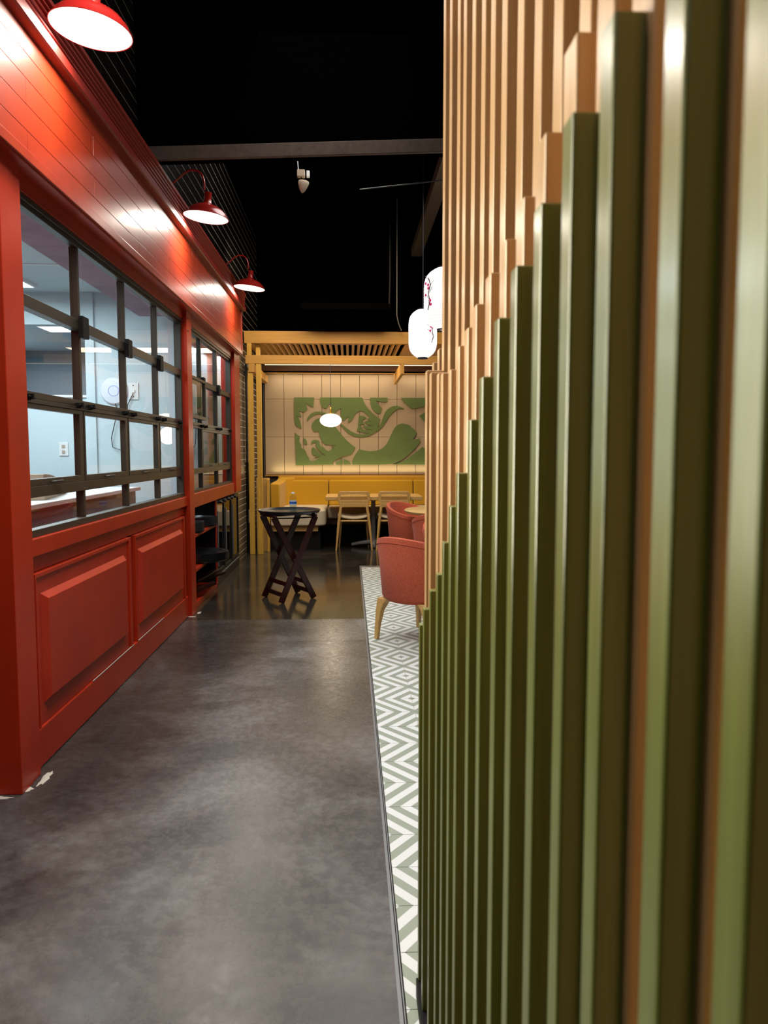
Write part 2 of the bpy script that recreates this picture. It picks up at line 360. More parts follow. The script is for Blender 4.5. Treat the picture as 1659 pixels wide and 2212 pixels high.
# ------------------------------------------------------------------ walls of the room
WB = struct(box('wall_back', 'ceil', -1.6, 4.6, 12.12, 12.3, 0, 4.7))
seams = [-1.32, -1.022] + [-1.022+0.2955*k for k in range(1, 13)]
zs = [1.035, 1.625, 2.215, 2.60]
for i in range(len(seams)-1):
    for j in range(3):
        g = 0.003; xa, xb = seams[i]+g, seams[i+1]-g; za, zb = zs[j]+g*.6, zs[j+1]-g*.6
        box('wall_panel', 'felt', xa, xb, 12.10, 12.12, za, zb, WB, 0.002)
box('wall_backing', 'panel_dark', -1.35, 2.6, 12.112, 12.125, 0, 2.62, WB)
box('cap_rail', 'pine', -1.32, 2.6, 12.04, 12.12, 1.012, 1.03, WB)
WR = struct(box('wall_right', 'panel_dark', 4.5, 4.65, -4.5, 12.3, 0, 4.7))
WF = struct(box('wall_front', 'panel_dark', -4.6, 4.6, -4.65, -4.5, 0, 4.7))

# left wall above and beyond the red front: black glazed tiles with pale joints
WL = struct(box('wall_left', 'wgrout', -1.62, -1.423, 9.56, 12.12, 0, 4.7))
box('upper_wall', 'wgrout', -1.62, -1.423, -4.5, 9.56, 2.62, 4.7, WL)
def wt(y0, y1, z0, z1): return (-1.425, -1.4205, y0+0.003, y1-0.003, z0+0.003, z1-0.003)
proto_tile = None; bulk = MB()
row = 0; z = 3.02
while z < 4.68:
    y = -0.9 - (0.15 if row % 2 else 0)
    while y < 12.1:
        y1 = min(y+0.30, 12.1); mid = (y+y1)/2
        if 2.7 < mid < 8.0 and 3.3 < z+.05 < 4.3 and y1-y > 0.29:
            if proto_tile is None:
                proto_tile = box('tile', 'walltile', 0, 0.0045, -0.1470, 0.1470, -0.0480, 0.0480, WL); o = proto_tile
            else: o = proto_tile.copy(); COL.objects.link(o)
            o.location = (-1.425, mid, z+0.05+0.001)
        elif y1-y > 0.05: bulk.box(*wt(y, y1, z, z+0.10))
        y += 0.30
    z += 0.102; row += 1
stuff(bulk.build('small_tiles', 'walltile', WL)); bulk = MB()
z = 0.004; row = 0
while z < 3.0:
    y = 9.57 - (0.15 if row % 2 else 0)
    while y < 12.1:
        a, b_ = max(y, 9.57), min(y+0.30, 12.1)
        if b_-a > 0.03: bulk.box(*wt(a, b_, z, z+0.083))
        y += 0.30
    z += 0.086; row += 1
stuff(bulk.build('small_tiles', 'reflect_tile', WL))
TE = struct(empty('trim_2'))
box('corner_channel', 'blackm', -1.41, -1.385, 10.52, 10.58, 1.25, 2.6, TE)
box('dark_upright', 'black', -1.41, -1.39, 10.56, 10.74, 0, 1.25, TE)
box('switch_plate', 'white', -1.395, -1.380, 10.56, 10.64, 0.42, 0.60, TE)

# ------------------------------------------------------------------ red shop front
XA = -1.38
RF = struct(empty('wall_side', (0,0,0)))
def red(name, x0, x1, y0, y1, z0, z1, bev=0.003, m='red', par=None): return box(name, m, x0, x1, y0, y1, z0, z1, par or RF, bev)
red('pilaster', -1.45, -1.340, 3.085, 3.196, 0, 2.57); red('pilaster', -1.45, -1.344, 3.199, 3.285, 0, 2.57)
red('pilaster', -1.44, -1.340, 6.475, 6.665, 0, 2.57); red('pilaster', -1.50, -1.340, 9.10, 9.52, 0.92, 2.57)
red('return_panel', -2.9, -1.475, 3.09, 3.15, 0, 4.6)
red('head_board', -1.48, -1.372, 3.285, 9.10, 2.49, 2.57)
red('sill_beam', -1.50, -1.362, 3.285, 6.475, 0.943, 1.022, 0.004)
red('sill_beam', -1.50, -1.358, 6.665, 9.10, 0.905, 1.03, 0.004)
red('apron_board', -1.50, -1.392, 3.285, 6.475, 0.868, 0.943)
red('baseboard', -1.50, -1.368, 3.285, 6.475, 0.002, 0.178, 0.006)
red('wall_core', -1.60, -1.402, 3.285, 6.475, 0.0, 0.943, 0)
def raised_panel(y0, y1, z0, z1):
    p = red('door_panel', -1.402, -1.378, y0, y1, z0, z1, 0.003)
    # moulded outer frame
    fr = MB()
    for a, b_, c, d in ((y0, y1, z1-0.018, z1),):
        fr.box(-1.380, -1.368, a, b_, c, d)
    fr.box(-1.380, -1.368, y0, y0+0.012, z0, z1-0.018); fr.box(-1.380, -1.368, y1-0.045, y1, z0, z1-0.018)
    fr.build('panel_moulding', 'red', p, 0.002)
    a0, a1, b0, b1 = y0+0.07, y1-0.13, z0+0.09, z1-0.095; t = 0.028; xo, xi = -1.379, -1.352
    f = MB()
    o4 = [(a0,b0),(a1,b0),(a1,b1),(a0,b1)]; i4 = [(a0+t,b0+t),(a1-t,b0+t),(a1-t,b1-t),(a0+t,b1-t)]
    f.add([(xo,y,z) for y,z in o4]+[(xi,y,z) for y,z in i4], [[0,1,5,4],[1,2,6,5],[2,3,7,6],[3,0,4,7],[4,5,6,7],[3,2,1,0]])
    f.build('raised_field', 'red', p, 0.0015)
raised_panel(3.357, 4.815, 0.178, 0.866); raised_panel(4.915, 6.385, 0.178, 0.864)
box('gap_shade', 'black', -1.405, -1.398, 4.838, 4.905, 0.178, 0.87, RF); box('gap_shade', 'black', -1.405, -1.398, 6.385, 6.475, 0.178, 0.87, RF)  # black strips: dark slot between panels, painted shade beside the pilaster
box('bare_edge', 'grout', -1.372, -1.366, 4.05, 4.82, 0.1785, 0.1815, RF); box('bare_edge', 'grout', -1.372, -1.366, 4.93, 5.6, 0.1785, 0.1815, RF)
for y in (6.50, 6.53): 
    for z in (2.50, 2.40): MB().lathe([(0.006,0),(0.004,0.004),(0,0.005)], (0,0,0), 8).build('screw_head', 'blackm', RF).matrix_world = Matrix.Translation((-1.339, y, z)) @ Matrix.Rotation(PI/2, 4, 'Y')

# frieze of horizontal boards with a crown moulding
TR = struct(empty('trim_1'))
rows = [2.614, 2.695, 2.799, 2.903, 3.005, 3.096]
for r in range(5):
    ya = 1.62 + (0.825 if r % 2 else 0) - 1.65
    while ya < 9.46:
        a, b_ = max(ya, 0.2), min(ya+1.65, 9.43)
        if b_ > a + 0.05: box('board', 'red_frieze', -1.318, -1.300, a+0.0012, b_-0.0012, rows[r]+0.0012, rows[r+1]-0.0012, TR, 0.0012)
        ya += 1.65
box('frieze_core', 'blackm', -1.50, -1.3165, 0.2, 9.43, 2.60, 3.10, TR)
box('bottom_rail', 'red_frieze', -1.42, -1.290, 0.2, 9.46, 2.568, 2.613, TR, 0.003)
box('soffit_board', 'red', -1.50, -1.300, 0.2, 9.46, 2.558, 2.569, TR, 0.001)
box('end_stile', 'red_frieze', -1.42, -1.290, 9.43, 9.475, 2.568, 3.10, TR, 0.003)
prof = [(-1.50,3.094),(-1.262,3.094),(-1.252,3.100),(-1.250,3.142),(-1.262,3.148),(-1.275,3.150),(-1.275,3.168)]
zz = 3.168
for k in range(4):
    prof += [(-1.262+0.002*k, zz+0.004),(-1.262+0.002*k, zz+0.013),(-1.276+0.002*k, zz+0.018),(-1.276+0.002*k, zz+0.026)]; zz += 0.027
prof += [(-1.250,3.280),(-1.250,3.300),(-1.30,3.306),(-1.50,3.306)]
MB().prism_y(prof, 0.2, 9.52).build('crown_moulding', mat('crown_paint', (0.22, 0.014, 0.008), 0.45), TR)

# ------------------------------------------------------------------ windows
def window(name, ya, mull, yb, lifted=None):
    Wn = struct(empty(name))
    fr = lambda n_, x0, x1, y0, y1, z0, z1, p=Wn: box(n_, 'bronze', x0, x1, y0, y1, z0, z1, p, 0.0015)
    fr('head_frame', -1.430, -1.378, ya, yb, 2.466, 2.49); fr('head_frame', -1.430, -1.392, ya, yb, 2.446, 2.466)
    fr('sill_frame', -1.432, -1.380, ya, yb, 1.022, 1.055)
    fr('rail', -1.44, -1.395, ya, yb, 1.195, 1.245); fr('rail', -1.44, -1.393, ya, yb, 1.612, 1.632)
    fr('rail', -1.44, -1.397, ya, yb, 1.634, 1.664); fr('rail', -1.44, -1.390, ya, yb, 2.022, 2.075)
    fr('jamb', -1.44, -1.385, ya, ya+0.02, 1.05, 2.46); fr('jamb', -1.44, -1.385, yb-0.04, yb, 1.05, 2.46)
    cols = [ya+0.02] + mull + [yb-0.04]
    for y in mull:
        fr('mullion', -1.44, -1.399, y-0.014, y+0.014, 2.075, 2.448); fr('mullion', -1.44, -1.399, y-0.014, y+0.014, 1.664, 2.022)
        fr('mullion', -1.44, -1.399, y-0.018, y+0.018, 1.245, 1.612); fr('mullion', -1.44, -1.399, y-0.014, y+0.014, 1.055, 1.195)
        box('sash_box', 'black', -1.392, -1.365, y-0.045, y+0.045, 1.985, 2.095, Wn, 0.003)
    for i in range(len(cols)-1):
        a, b_ = cols[i]+0.012, cols[i+1]-0.012
        for z0, z1 in ((1.053, 1.197), (1.662, 2.024), (2.073, 2.450)):
            box('pane', 'glass', -1.424, -1.419, a, b_, z0, z1, Wn)
        up = (i == lifted)
        z0, z1 = (1.69, 2.055) if up else (1.246, 1.611)
        x0 = -1.365 if up else -1.408
        sa, sb = a+0.006, b_-0.006
        w = 0.030
        sash = empty('sash', (0,0,0)); sash.parent = Wn
        for q in ((sa, sb, z1-w*.7, z1), (sa, sb, z0, z0+w), (sa, sa+w*.6, z0+w, z1-w*.7), (sb-w*1.2, sb, z0+w, z1-w*.7)):
            box('sash_rail', 'bronze', x0-0.02, x0+0.012, *q, sash, 0.002)
        box('pane', 'glass', x0-0.008, x0-0.003, sa+w*.6, sb-w*1.2, z0+w, z1-w*.7, sash)
        if not up:
            m = MB(); yc = (sa+sb)/2
            m.tube([(x0+.012, yc-.05, z0+.012),(x0+.028, yc-.045, z0+.014),(x0+.028, yc+.045, z0+.014),(x0+.012, yc+.05, z0+.012)], 0.006, 6)
            m.build('handle', 'bronze', sash)
        for yy in (sa+0.07, sb-0.07):
            zz_ = 1.632
            m = MB().box(-1.397, -1.378, yy-0.02, yy+0.012, zz_-0.012, zz_+0.012).tube([(-1.375, yy-0.03, zz_+.004),(-1.372, yy+0.045, zz_)], [0.007, 0.004], 6).box(-1.397, -1.36, yy-0.006, yy+0.006, zz_-.008, zz_+.016)
            m.build('latch', 'black', Wn)
    return Wn
window('window_1', 3.285, [4.10, 4.91, 5.715], 6.475)
window('window_2', 6.665, [7.37, 8.22], 9.10, lifted=0)

# ------------------------------------------------------------------ kitchen behind the windows
KB = struct(box('wall_inner', 'kwall', -2.28, -1.445, 7.0, 7.12, 0, 2.80))
box('corner_post', 'kwall', -2.34, -2.26, 6.975, 7.13, 0, 2.80, KB, 0.003)
box('half_wall', 'kwall', -4.6, -2.34, 7.0, 7.12, 0, 1.88, KB); box('half_wall_cap', 'white', -4.6, -2.34, 6.98, 7.14, 1.88, 1.90, KB)
box('bulkhead', 'kwall', -4.6, -2.34, 7.0, 7.12, 2.52, 2.80, KB)
struct(box('wall_kitchen', 'kgrey', -4.6, -1.62, 11.0, 11.1, 0, 2.80))
struct(box('wall_kitchen_side', 'kwall', -4.7, -4.6, 3.1, 11.1, 0, 2.80))
struct(box('wall_inner_return', 'kwall', -1.80, -1.72, 7.12, 9.45, 0, 2.8)); struct(box('wall_inner_end', 'kpink', -1.80, -1.72, 9.45, 11.0, 0, 2.8))
KC = struct(box('ceiling_kitchen', 'kceil', -4.6, -1.62, 3.11, 11.0, 2.80, 2.9))
box('ceiling_soffit', 'ksoffit', -1.79, -1.48, 3.12, 6.72, 2.55, 2.80, KC)
box('ceiling_batten', 'white', -2.5, -1.8, 5.95, 5.97, 2.794, 2.80, KC)
struct(box('floor_kitchen', 'kfloor', -4.6, -1.605, 3.11, 11.0, 0.0, 0.012))
def troffer(x, y, lab):
    t = empty('ceiling_light', (x, y, 2.80)); tag(t, lab, 'ceiling light', 'lights in the kitchen ceiling')
    m = MB()
    for q in ((-.32,.32,-.62,-.6),(-.32,.32,.6,.62),(-.32,-.3,-.6,.6),(.3,.32,-.6,.6)): m.box(*q, -0.025, 0)
    m.build('frame', 'white', t); MB().box(-.3,.3,-.6,.6,-.018,-.004).build('diffuser', 'troffer', t); return t
troffer(-2.95, 6.1, 'white square ceiling panel light just inside the serving window')
troffer(-3.15, 8.55, 'bright ceiling panel light beyond the opening in the kitchen wall')
CT = tag(empty('serving_counter', (-2.0, 5.0, 0)), 'white topped counter behind the red framed serving window', 'counter')
MB().box(-2.35, -1.78, 3.3, 6.6, 1.07, 1.10).build('counter_top', 'white', CT, 0.004, off=(0,0,0)).location = (2.0, -5.0, 0)
MB().box(-2.33, -1.82, 3.32, 6.58, 0.012, 1.07).build('cabinet', 'kgrey', CT).location = (2.0, -5.0, 0)
AP = tag(empty('wall_disc', (-2.098, 6.998, 1.937)), 'round white wall device with blue ring on kitchen wall', 'access point')
def onwall(o): o.rotation_euler = (PI/2, 0, 0); return o
onwall(MB().lathe([(0,0),(0.118,0),(0.122,0.012),(0.110,0.026),(0.06,0.031),(0,0.032)], n=40).build('body', 'disc', AP))
onwall(MB().lathe([(0.043,0.0315),(0.046,0.034),(0.049,0.0315),(0.046,0.029)], n=32, closed=True).build('light_ring', 'ring', AP))
MB().tube([(0.01,-0.02,-0.11),(0.03,-0.03,-0.18),(0.0,-0.03,-0.30),(-0.03,-0.03,-0.42),(-0.02,-0.03,-0.50),(0.06,-0.03,-0.53),(0.12,-0.03,-0.48),(0.10,-0.03,-0.30),(0.12,-0.02,-0.12),(0.17,-0.02,-0.02)], 0.004, 6).build('cable', 'cord', AP)
OT = tag(empty('wall_socket', (-1.93, 6.998, 1.937)), 'white network wall plate beside the round white device', 'socket')
MB().box(-.045,.045,-.008,0,-.075,.075).build('plate', 'white', OT, 0.002)
for dz in (-0.05, 0.05): onwall(MB().lathe([(0.006,0.008),(0.004,0.011),(0,0.011)], n=8).build('screw', 'black', OT)).location = (0,0,dz)
MB().box(-.014,.014,-.02,-.008,-.012,.012).build('plug', 'white', OT)
OT2 = tag(empty('wall_socket', (-2.56, 6.998, 1.42)), 'white double power socket low on the kitchen wall', 'socket')
MB().box(-.04,.04,-.008,0,-.06,.06).build('plate', 'white', OT2, 0.002)
for dz in (-0.025, 0.025): MB().box(-.014,.014,-.012,-.008,dz-.014,dz+.014).build('outlet', 'cloth', OT2)
bx = MB(); n = 12
arc = [(-0.42, 0)] + [(-0.42+0.84*k/n, 0.06+0.10*math.sin(PI*(0.5+0.5*k/n))) for k in range(n+1)] + [(0.42, 0)]
bx.add([(x,-0.15,z) for x,z in arc]+[(x,0.15,z) for x,z in arc], [list(range(len(arc))), [len(arc)+i for i in range(len(arc))][::-1]]+[[i,(i+1)%len(arc),len(arc)+(i+1)%len(arc),len(arc)+i] for i in range(len(arc))])
o = tag(bx.build('covered_dish', 'cloth', None, 0.004), 'low beige curved cover lying on the kitchen counter', 'cover'); o.location = (-2.10, 5.15, 1.101); o.rotation_euler = (0,0,PI/2+0.2)
CO = tag(MB().tube([(0,.30,.42),(0,.28,.20),(0,.24,.08),(0,0,0),(0,-.2,-.08),(0,-.12,-.02),(0,-.05,-.12),(0,-.26,-.22)], 0.005, 6).build('hanging_cable', 'cord'), 'loose dark cable hanging on the pale wall behind the end window', 'cable'); CO.location = (-1.71, 8.37, 1.40)

# ------------------------------------------------------------------ barn lamps
def barn_lamp(y, lab):
    t = empty('barn_lamp', (-1.40, y, 3.41)); tag(t, lab, 'wall lamp', 'red gooseneck lamps over the shop front')
    MB().lathe([(0.05,0),(0.05,0.008),(0.02,0.02),(0,0.02)], n=20).build('wall_plate', 'shade_red', t).rotation_euler = (0, PI/2, 0)
    pts = [(0.0,0,0),(0.05,0,0.015),(0.10,0,0.055),(0.15,0,0.10),(0.20,0,0.125),(0.25,0,0.12),(0.285,0,0.09),(0.30,0,0.04),(0.30,0,-0.02)]
    MB().tube(pts, 0.008, 8).build('arm', 'shade_red', t)
    prof = [(0.012,0.13),(0.028,0.125),(0.030,0.11),(0.026,0.10),(0.032,0.05),(0.045,0.035),(0.085,0.022),(0.125,0.0),(0.154,-0.03),(0.168,-0.058),(0.172,-0.060),(0.172,-0.063)]
    inner = [(0.169,-0.063),(0.150,-0.034),(0.12,-0.006),(0.08,0.014),(0.02,0.03)]
    sh = MB().lathe(prof + inner, n=40).build('lamp_shade', 'shade_red', t); sh.location = (0.315, 0, -0.165); sh.rotation_euler = (0, math.radians(6), 0)
    di = MB().lathe([(0,-0.056),(0.166,-0.056),(0.166,-0.062),(0,-0.066)], n=40).build('lamp_glass', 'bulb', t); di.location = sh.location; di.rotation_euler = sh.rotation_euler
    l = bpy.data.lights.new('lamp_light', 'AREA'); l.shape = 'DISK'; l.size = 0.30; l.energy = 14; l.color = (1.0, 0.93, 0.80); l.spread = math.radians(168)
    lo = bpy.data.objects.new('lamp_light', l); COL.objects.link(lo); lo.parent = t; lo.location = (0.305, 0, -0.242); lo.rotation_euler = (0, math.radians(6), 0)
    return t
barn_lamp(3.45, 'nearest red gooseneck lamp above the red board frieze')
barn_lamp(6.06, 'middle red gooseneck lamp of the row over the serving windows')
barn_lamp(8.60, 'farthest red gooseneck lamp near the yellow timber pergola')
barn_lamp(0.85, 'red gooseneck lamp at the near end of the red frieze')

# ------------------------------------------------------------------ shelf cabinet with trays
SH = tag(empty('tray_shelf', (-1.6, 7.4, 0)), 'open red shelf unit holding trays under the second window', 'shelf')
def sb(n_, m, x0, x1, y0, y1, z0, z1, par, bev=0.002):
    return MB().box(x0+1.6, x1+1.6, y0-7.4, y1-7.4, z0, z1).build(n_, m, par, bev)
sb('side_panel', 'red', -1.95, -1.365, 6.668, 6.72, 0, 0.903, SH); sb('side_panel', 'red', -1.95, -1.372, 7.90, 7.935, 0.03, 0.903, SH)
sb('shelf_board', 'red', -1.95, -1.37, 6.72, 7.90, 0.635, 0.662, SH); sb('shelf_board', 'red', -1.95, -1.37, 6.72, 7.90, 0.325, 0.352, SH)
sb('shelf_board', 'red', -1.95, -1.37, 6.72, 7.90, 0.0, 0.05, SH); sb('lining', 'black', -1.94, -1.40, 6.721, 6.726, 0.05, 0.90, SH, 0); sb('lining', 'black', -1.94, -1.385, 7.894, 7.899, 0.05, 0.90, SH, 0)
sb('back_panel', 'black', -1.97, -1.95, 6.67, 7.935, 0, 0.903, SH)
def tray(loc, rx, ry, lab, grp):
    key = (rx, ry)
    if key not in tray_protos:
        prof = [(0,0.0),(0.86,0.0),(0.90,0.004),(0.985,0.020),(1.0,0.020),(0.995,0.014),(0.93,-0.003),(0,-0.004)]
        m = MB(); N = 40; m.lathe([(r, z) for r, z in prof], n=N, sx=rx, sy=ry); o = m.build('serving_tray', 'trayb'); tray_protos[key] = o
    else: o = tray_protos[key].copy(); COL.objects.link(o)
    o.location = loc; tag(o, lab, 'tray', grp); return o
tray_protos = {}
ORD = ['lowest', 'second from the bottom', 'third from the bottom', 'fourth from the bottom', 'fifth from the bottom', 'sixth from the bottom', 'seventh from the bottom', 'eighth from the bottom', 'ninth from the bottom']
def olab(k, n): return 'topmost' if k == n-1 else 'second from the top' if k == n-2 else ORD[k]
for k in range(9): tray((-1.50, 7.02, 0.667+0.0095*k), 0.17, 0.17, olab(k, 9) + ' round black tray of the nearer stack, upper red shelf', 'round trays in the front stack')
for k in range(8): tray((-1.50, 7.62, 0.667+0.0095*k), 0.19, 0.19, olab(k, 8) + ' round black tray of the farther stack, upper red shelf', 'round trays in the back stack')
for k in range(8): tray((-1.50, 7.38, 0.357+0.0095*k), 0.33, 0.28, olab(k, 8) + ' large oval black tray of the middle red shelf', 'oval trays on the middle shelf')
ST = tag(empty('folded_stand', (-1.45, 7.35, 0.05)), 'dark wooden tray stand folded flat on the bottom shelf', 'stand')
for (a, b_) in (((-0.30,-.5,.05),(0.12,.30,.16)),((-0.30,-.35,.05),(0.20,.22,.15)),((-0.22,-.55,.10),(0.05,.42,.12))):
    MB().bar(a, b_, 0.05, 0.022).build('leg', 'mahog', ST, 0.002)
MB().bar((-0.05,-.45,.055),(0.16,-.1,.105),0.06,0.03).build('rail', 'mahog', ST, 0.002)
MB().bar((0.0,-.2,.14),(0.14,.30,.17),0.05,0.02).build('rail', 'mahog', ST, 0.002)

# back bar cooler with glass doors
CB = tag(empty('bar_cooler', (-1.6, 8.7, 0)), 'low black cooler with three glass doors below the end window', 'cooler')
def cb(n_, m, x0, x1, y0, y1, z0, z1, par=None, bev=0.002): return MB().box(x0+1.6, x1+1.6, y0-8.7, y1-8.7, z0, z1).build(n_, m, par or CB, bev)
cb('cabinet', 'black', -1.95, -1.42, 7.945, 9.52, 0.09, 0.885); cb('kick_plate', 'blackm', -1.93, -1.375, 7.945, 9.52, 0.0, 0.085)
cb('bottom_track', 'aluminium', -1.42, -1.372, 7.96, 9.50, 0.087, 0.105)
for (a, b_) in ((7.96, 8.46), (8.475, 8.97), (8.985, 9.51)):
    d = empty('door', (0,0,0)); d.parent = CB
    for q in ((a, b_, 0.11, 0.15), (a, b_, 0.845, 0.885), (a, a+0.035, 0.15, 0.845), (b_-0.035, b_, 0.15, 0.845)): cb('door_frame', 'blackm', -1.405, -1.375, *q, d)
    cb('pane', 'fglass', -1.392, -1.386, a+0.035, b_-0.035, 0.15, 0.845, d)
    cb('pull_bar', 'aluminium', -1.374, -1.362, a+0.012, a+0.022, 0.2, 0.78, d)
for y in (8.08, 8.36, 8.62, 8.85, 9.1): MB().tube([(0.20, y-8.7, 0.872),(0.262, y-8.7, 0.868)], 0.017, 12).build('knob', 'blackm', CB)

# ------------------------------------------------------------------ slatted screen
SC = tag(empty('slat_screen', (0.21, 1.0, 0)), 'tall oak slat screen with stepped olive green lower slats beside aisle', 'screen')
def slat(n_, m, x0, x1, y0, y1, z1, z0=0.05, lab=None):
    o = MB().box(x0, x1, y0, y1, z0, z1).build(n_, m, SC, 0.0022, 2); o.location = (-0.21, -1.0, 0)
    if lab: o['label'] = lab
G = [(1.872,.974),(1.768,1.035),(1.628,1.104),(1.500,1.160),(1.406,1.234),(1.313,1.307),(1.226,1.366),(1.106,1.445),(1.012,1.496),(.910,1.553),(.819,1.590),(.719,1.621),(.626,1.659),(.535,1.683),(.426,1.70),(.338,1.71),(.24,1.715),(.14,1.72)]
for y, z in G: slat('slat', 'green', 0.171, 0.1955, y-0.028, y, z, lab='olive green painted slat')
Wt = [(1.945,1.60),(1.845,1.585),(1.692,1.568),(1.620,1.561),(1.494,1.555),(1.382,1.584),(1.285,1.600),(1.205,1.622),(1.090,1.642),(.988,1.659),(.893,1.679),(.803,1.711),(.703,1.752),(.610,1.80),(.535,1.86),(.426,1.93),(.338,2.0),(.24,2.1),(.14,2.2)]
for y, z in Wt: slat('slat', 'wood', 0.192, 0.235, y-0.040, y, z)
Ft = [1.970,1.850,1.717,1.628,1.514,1.407,1.315,1.220,1.107,1.006,.911,.810,.735,.641,.54,.44,.34,.24,.14]
for y in Ft: slat('slat', 'wood', 0.2365, 0.278, y-0.040, y, 4.68)
slat('slat', 'wood', 0.2365, 0.278, 2.03, 2.07, 1.67, 0.0); slat('slat', 'wood', 0.232, 0.278, 2.12, 2.16, 1.645, 0.0)
for z in (0.6, 2.4, 3.6): slat('back_rail', 'wood', 0.279, 0.30, 0.08, 2.16 if z < 1 else 1.97, z+0.06, z)
slat('base_plinth', 'black', 0.166, 0.30, 0.05, 1.86, 0.05, 0.0)

# ------------------------------------------------------------------ wall relief
def smooth(p, it=2):
    for _ in range(it):
        q = []; n = len(p)
        for i in range(n):
            a, b_, c = Vector(p[i-1]), Vector(p[i]), Vector(p[(i+1) % n])
            u, v = (b_-a), (c-b_)
            if u.length < 1e-6 or v.length < 1e-6: continue
            if u.normalized().dot(v.normalized()) > 0.62: q += [tuple(b_ - u*0.22), tuple(b_ + v*0.22)]
            else: q.append(tuple(b_))
        p = q
    return p
B = lambda *ps: [(x+1452, y) for x, y in ps]
pieces = [
 [(115,145),(555,145),(545,250),(540,360),(480,345),(420,300),(385,262),(380,300),(388,350),(408,410),(350,465),(290,465),(215,440),(235,490),(275,575),(220,570),(165,555),(210,605),(240,660),(255,740),(268,835),(200,810),(115,740)],
 [(690,600),(640,610),(580,640),(530,700),(497,770),(505,840),(540,900),(580,908),(655,895),(665,960),(690,1040),(720,1110),(760,1160),(815,1200),(845,1205),(828,1170),(872,1215),(880,1180),(905,1210),(960,1188),(930,1225),(985,1205),(1045,1212),(985,1230),(940,1250),(1000,1272),(945,1282),(910,1320),(850,1350),(830,1310),(800,1315),(780,1270),(740,1240),(700,1250),(690,1210),(670,1180),(680,1150),(660,1110),(610,1088),(550,1090),(500,1110),(480,1150),(490,1185),(530,1160),(580,1145),(600,1160),(580,1200),(600,1250),(640,1310),(700,1370),(760,1410),(820,1445),(740,1422),(665,1377),(605,1315),(560,1268),(510,1255),(490,1300),(525,1310),(490,1330),(485,1360),(510,1420),(560,1440),(610,1420),(575,1460),(565,1490),(620,1470),(690,1435),(640,1500),(560,1560),(500,1572),(450,1560),(430,1525),(430,1490),(390,1430),(360,1350),(345,1310),(300,1295),(265,1265),(250,1225),(262,1195),(222,1140),(228,1010),(180,980),(125,930),(140,1660),(770,1645),(990,1645),(950,1610),(970,1570),(1040,1530),(1170,1475),(1240,1440),(1375,1422),(1420,1350),(1470,1255),(1400,1210),(1300,1120),(1200,1020),(1100,890),(1030,805),(960,760),(850,680)],
 [(388,680),(400,620),(440,550),(500,490),(580,462),(680,458),(770,475),(860,500),(930,525),(860,530),(760,520),(660,505),(570,530),(490,575),(430,635)],
 [(315,1060),(340,1050),(385,1110),(398,1185),(340,1190),(318,1130)],
 [(690,145),(1627,145),(1652,230),(1722,350),(1832,470),(1932,560),(2017,620),(2000,700),(1990,780),(1955,830),(2015,785),(2052,700),(2102,550),(2152,440),(2232,370),(2322,330),(2412,325),(2502,350),(2562,388),(2452,385),(2372,420),(2302,480),(2232,560),(2152,680),(2092,780),(2017,860),(1902,930),(1782,1000),(1612,1030),(1450,1010),(1350,965),(1250,885),(1180,800),(1130,755),(1170,735),(1240,800),(1350,880),(1450,935),(1560,965),(1652,968),(1740,955),(1800,935),(1652,928),(1502,885),(1530,800),(1540,650),(1552,545),(1620,552),(1700,575),(1720,600),(1625,638),(1615,665),(1650,700),(1675,733),(1575,745),(1580,775),(1620,820),(1650,862),(1700,875),(1860,858),(1760,850),(1680,830),(1645,790),(1660,762),(1720,782),(1875,770),(1760,755),(1710,730),(1680,685),(1740,655),(1770,672),(1880,690),(1800,665),(1745,620),(1785,590),(1770,560),(1720,510),(1650,455),(1590,437),(1530,455),(1480,500),(1440,560),(1400,640),(1350,690),(1310,700),(1310,640),(1335,568),(1270,600),(1215,665),(1175,640),(1160,600),(1145,540),(1150,450),(1172,390),(1110,400),(1050,450),(1000,505),(960,480),(940,400),(935,262),(890,300),(850,350),(825,390),(770,380),(720,350),(695,270),(685,200)],
 B((345,145),(735,145),(735,235),(700,243),(560,235),(490,205),(510,260),(560,330),(615,370),(590,440),(575,495),(520,495),(450,460),(390,380),(355,270),(350,200)),
 B((1050,145),(1720,145),(1720,305),(1500,350),(1400,380),(1270,392),(1200,330),(1100,240),(1065,190)),
 B((1455,545),(1720,380),(1720,800),(1540,650)),
 B((100,1300),(250,1335),(380,1345),(500,1330),(610,1290),(700,1210),(760,1110),(810,1000),(870,860),(950,760),(1060,718),(1170,735),(1265,785),(1245,800),(1330,845),(1400,930),(1360,1010),(1300,1080),(1380,1080),(1450,1048),(1480,1125),(1400,1240),(1250,1400),(1050,1550),(850,1645),(-50,1645),(-55,1560),(-20,1480),(40,1390)),
 B((870,1645),(1050,1590),(1200,1510),(1350,1390),(1450,1310),(1530,1245),(1720,1370),(1720,1645)),
 [(1025,1590),(1080,1580),(1150,1530),(1180,1500),(1190,1645),(1035,1645)],
 [(1212,1525),(1270,1535),(1340,1580),(1375,1640),(1212,1645)],
]
MU = tag(empty('wall_relief', (0.2, 12.10, 1.72)), 'green cut-out dragon relief mounted on the beige felt wall', 'wall art')
for p in pieces:
    q = [(-0.86 + (u/10.37 - 11)*0.00728, 2.247 - (v/10.37 - 13)*0.007247) for u, v in smooth(p, 2)]
    n = len(q); m = MB()
    m.add([(x-0.2, -0.022, z-1.72) for x, z in q] + [(x-0.2, 0, z-1.72) for x, z in q], [list(range(n)), [n+i for i in range(n)][::-1]] + [[i, n+i, n+(i+1)%n, (i+1)%n] for i in range(n)])
    m.build('relief_piece', 'relief', MU)

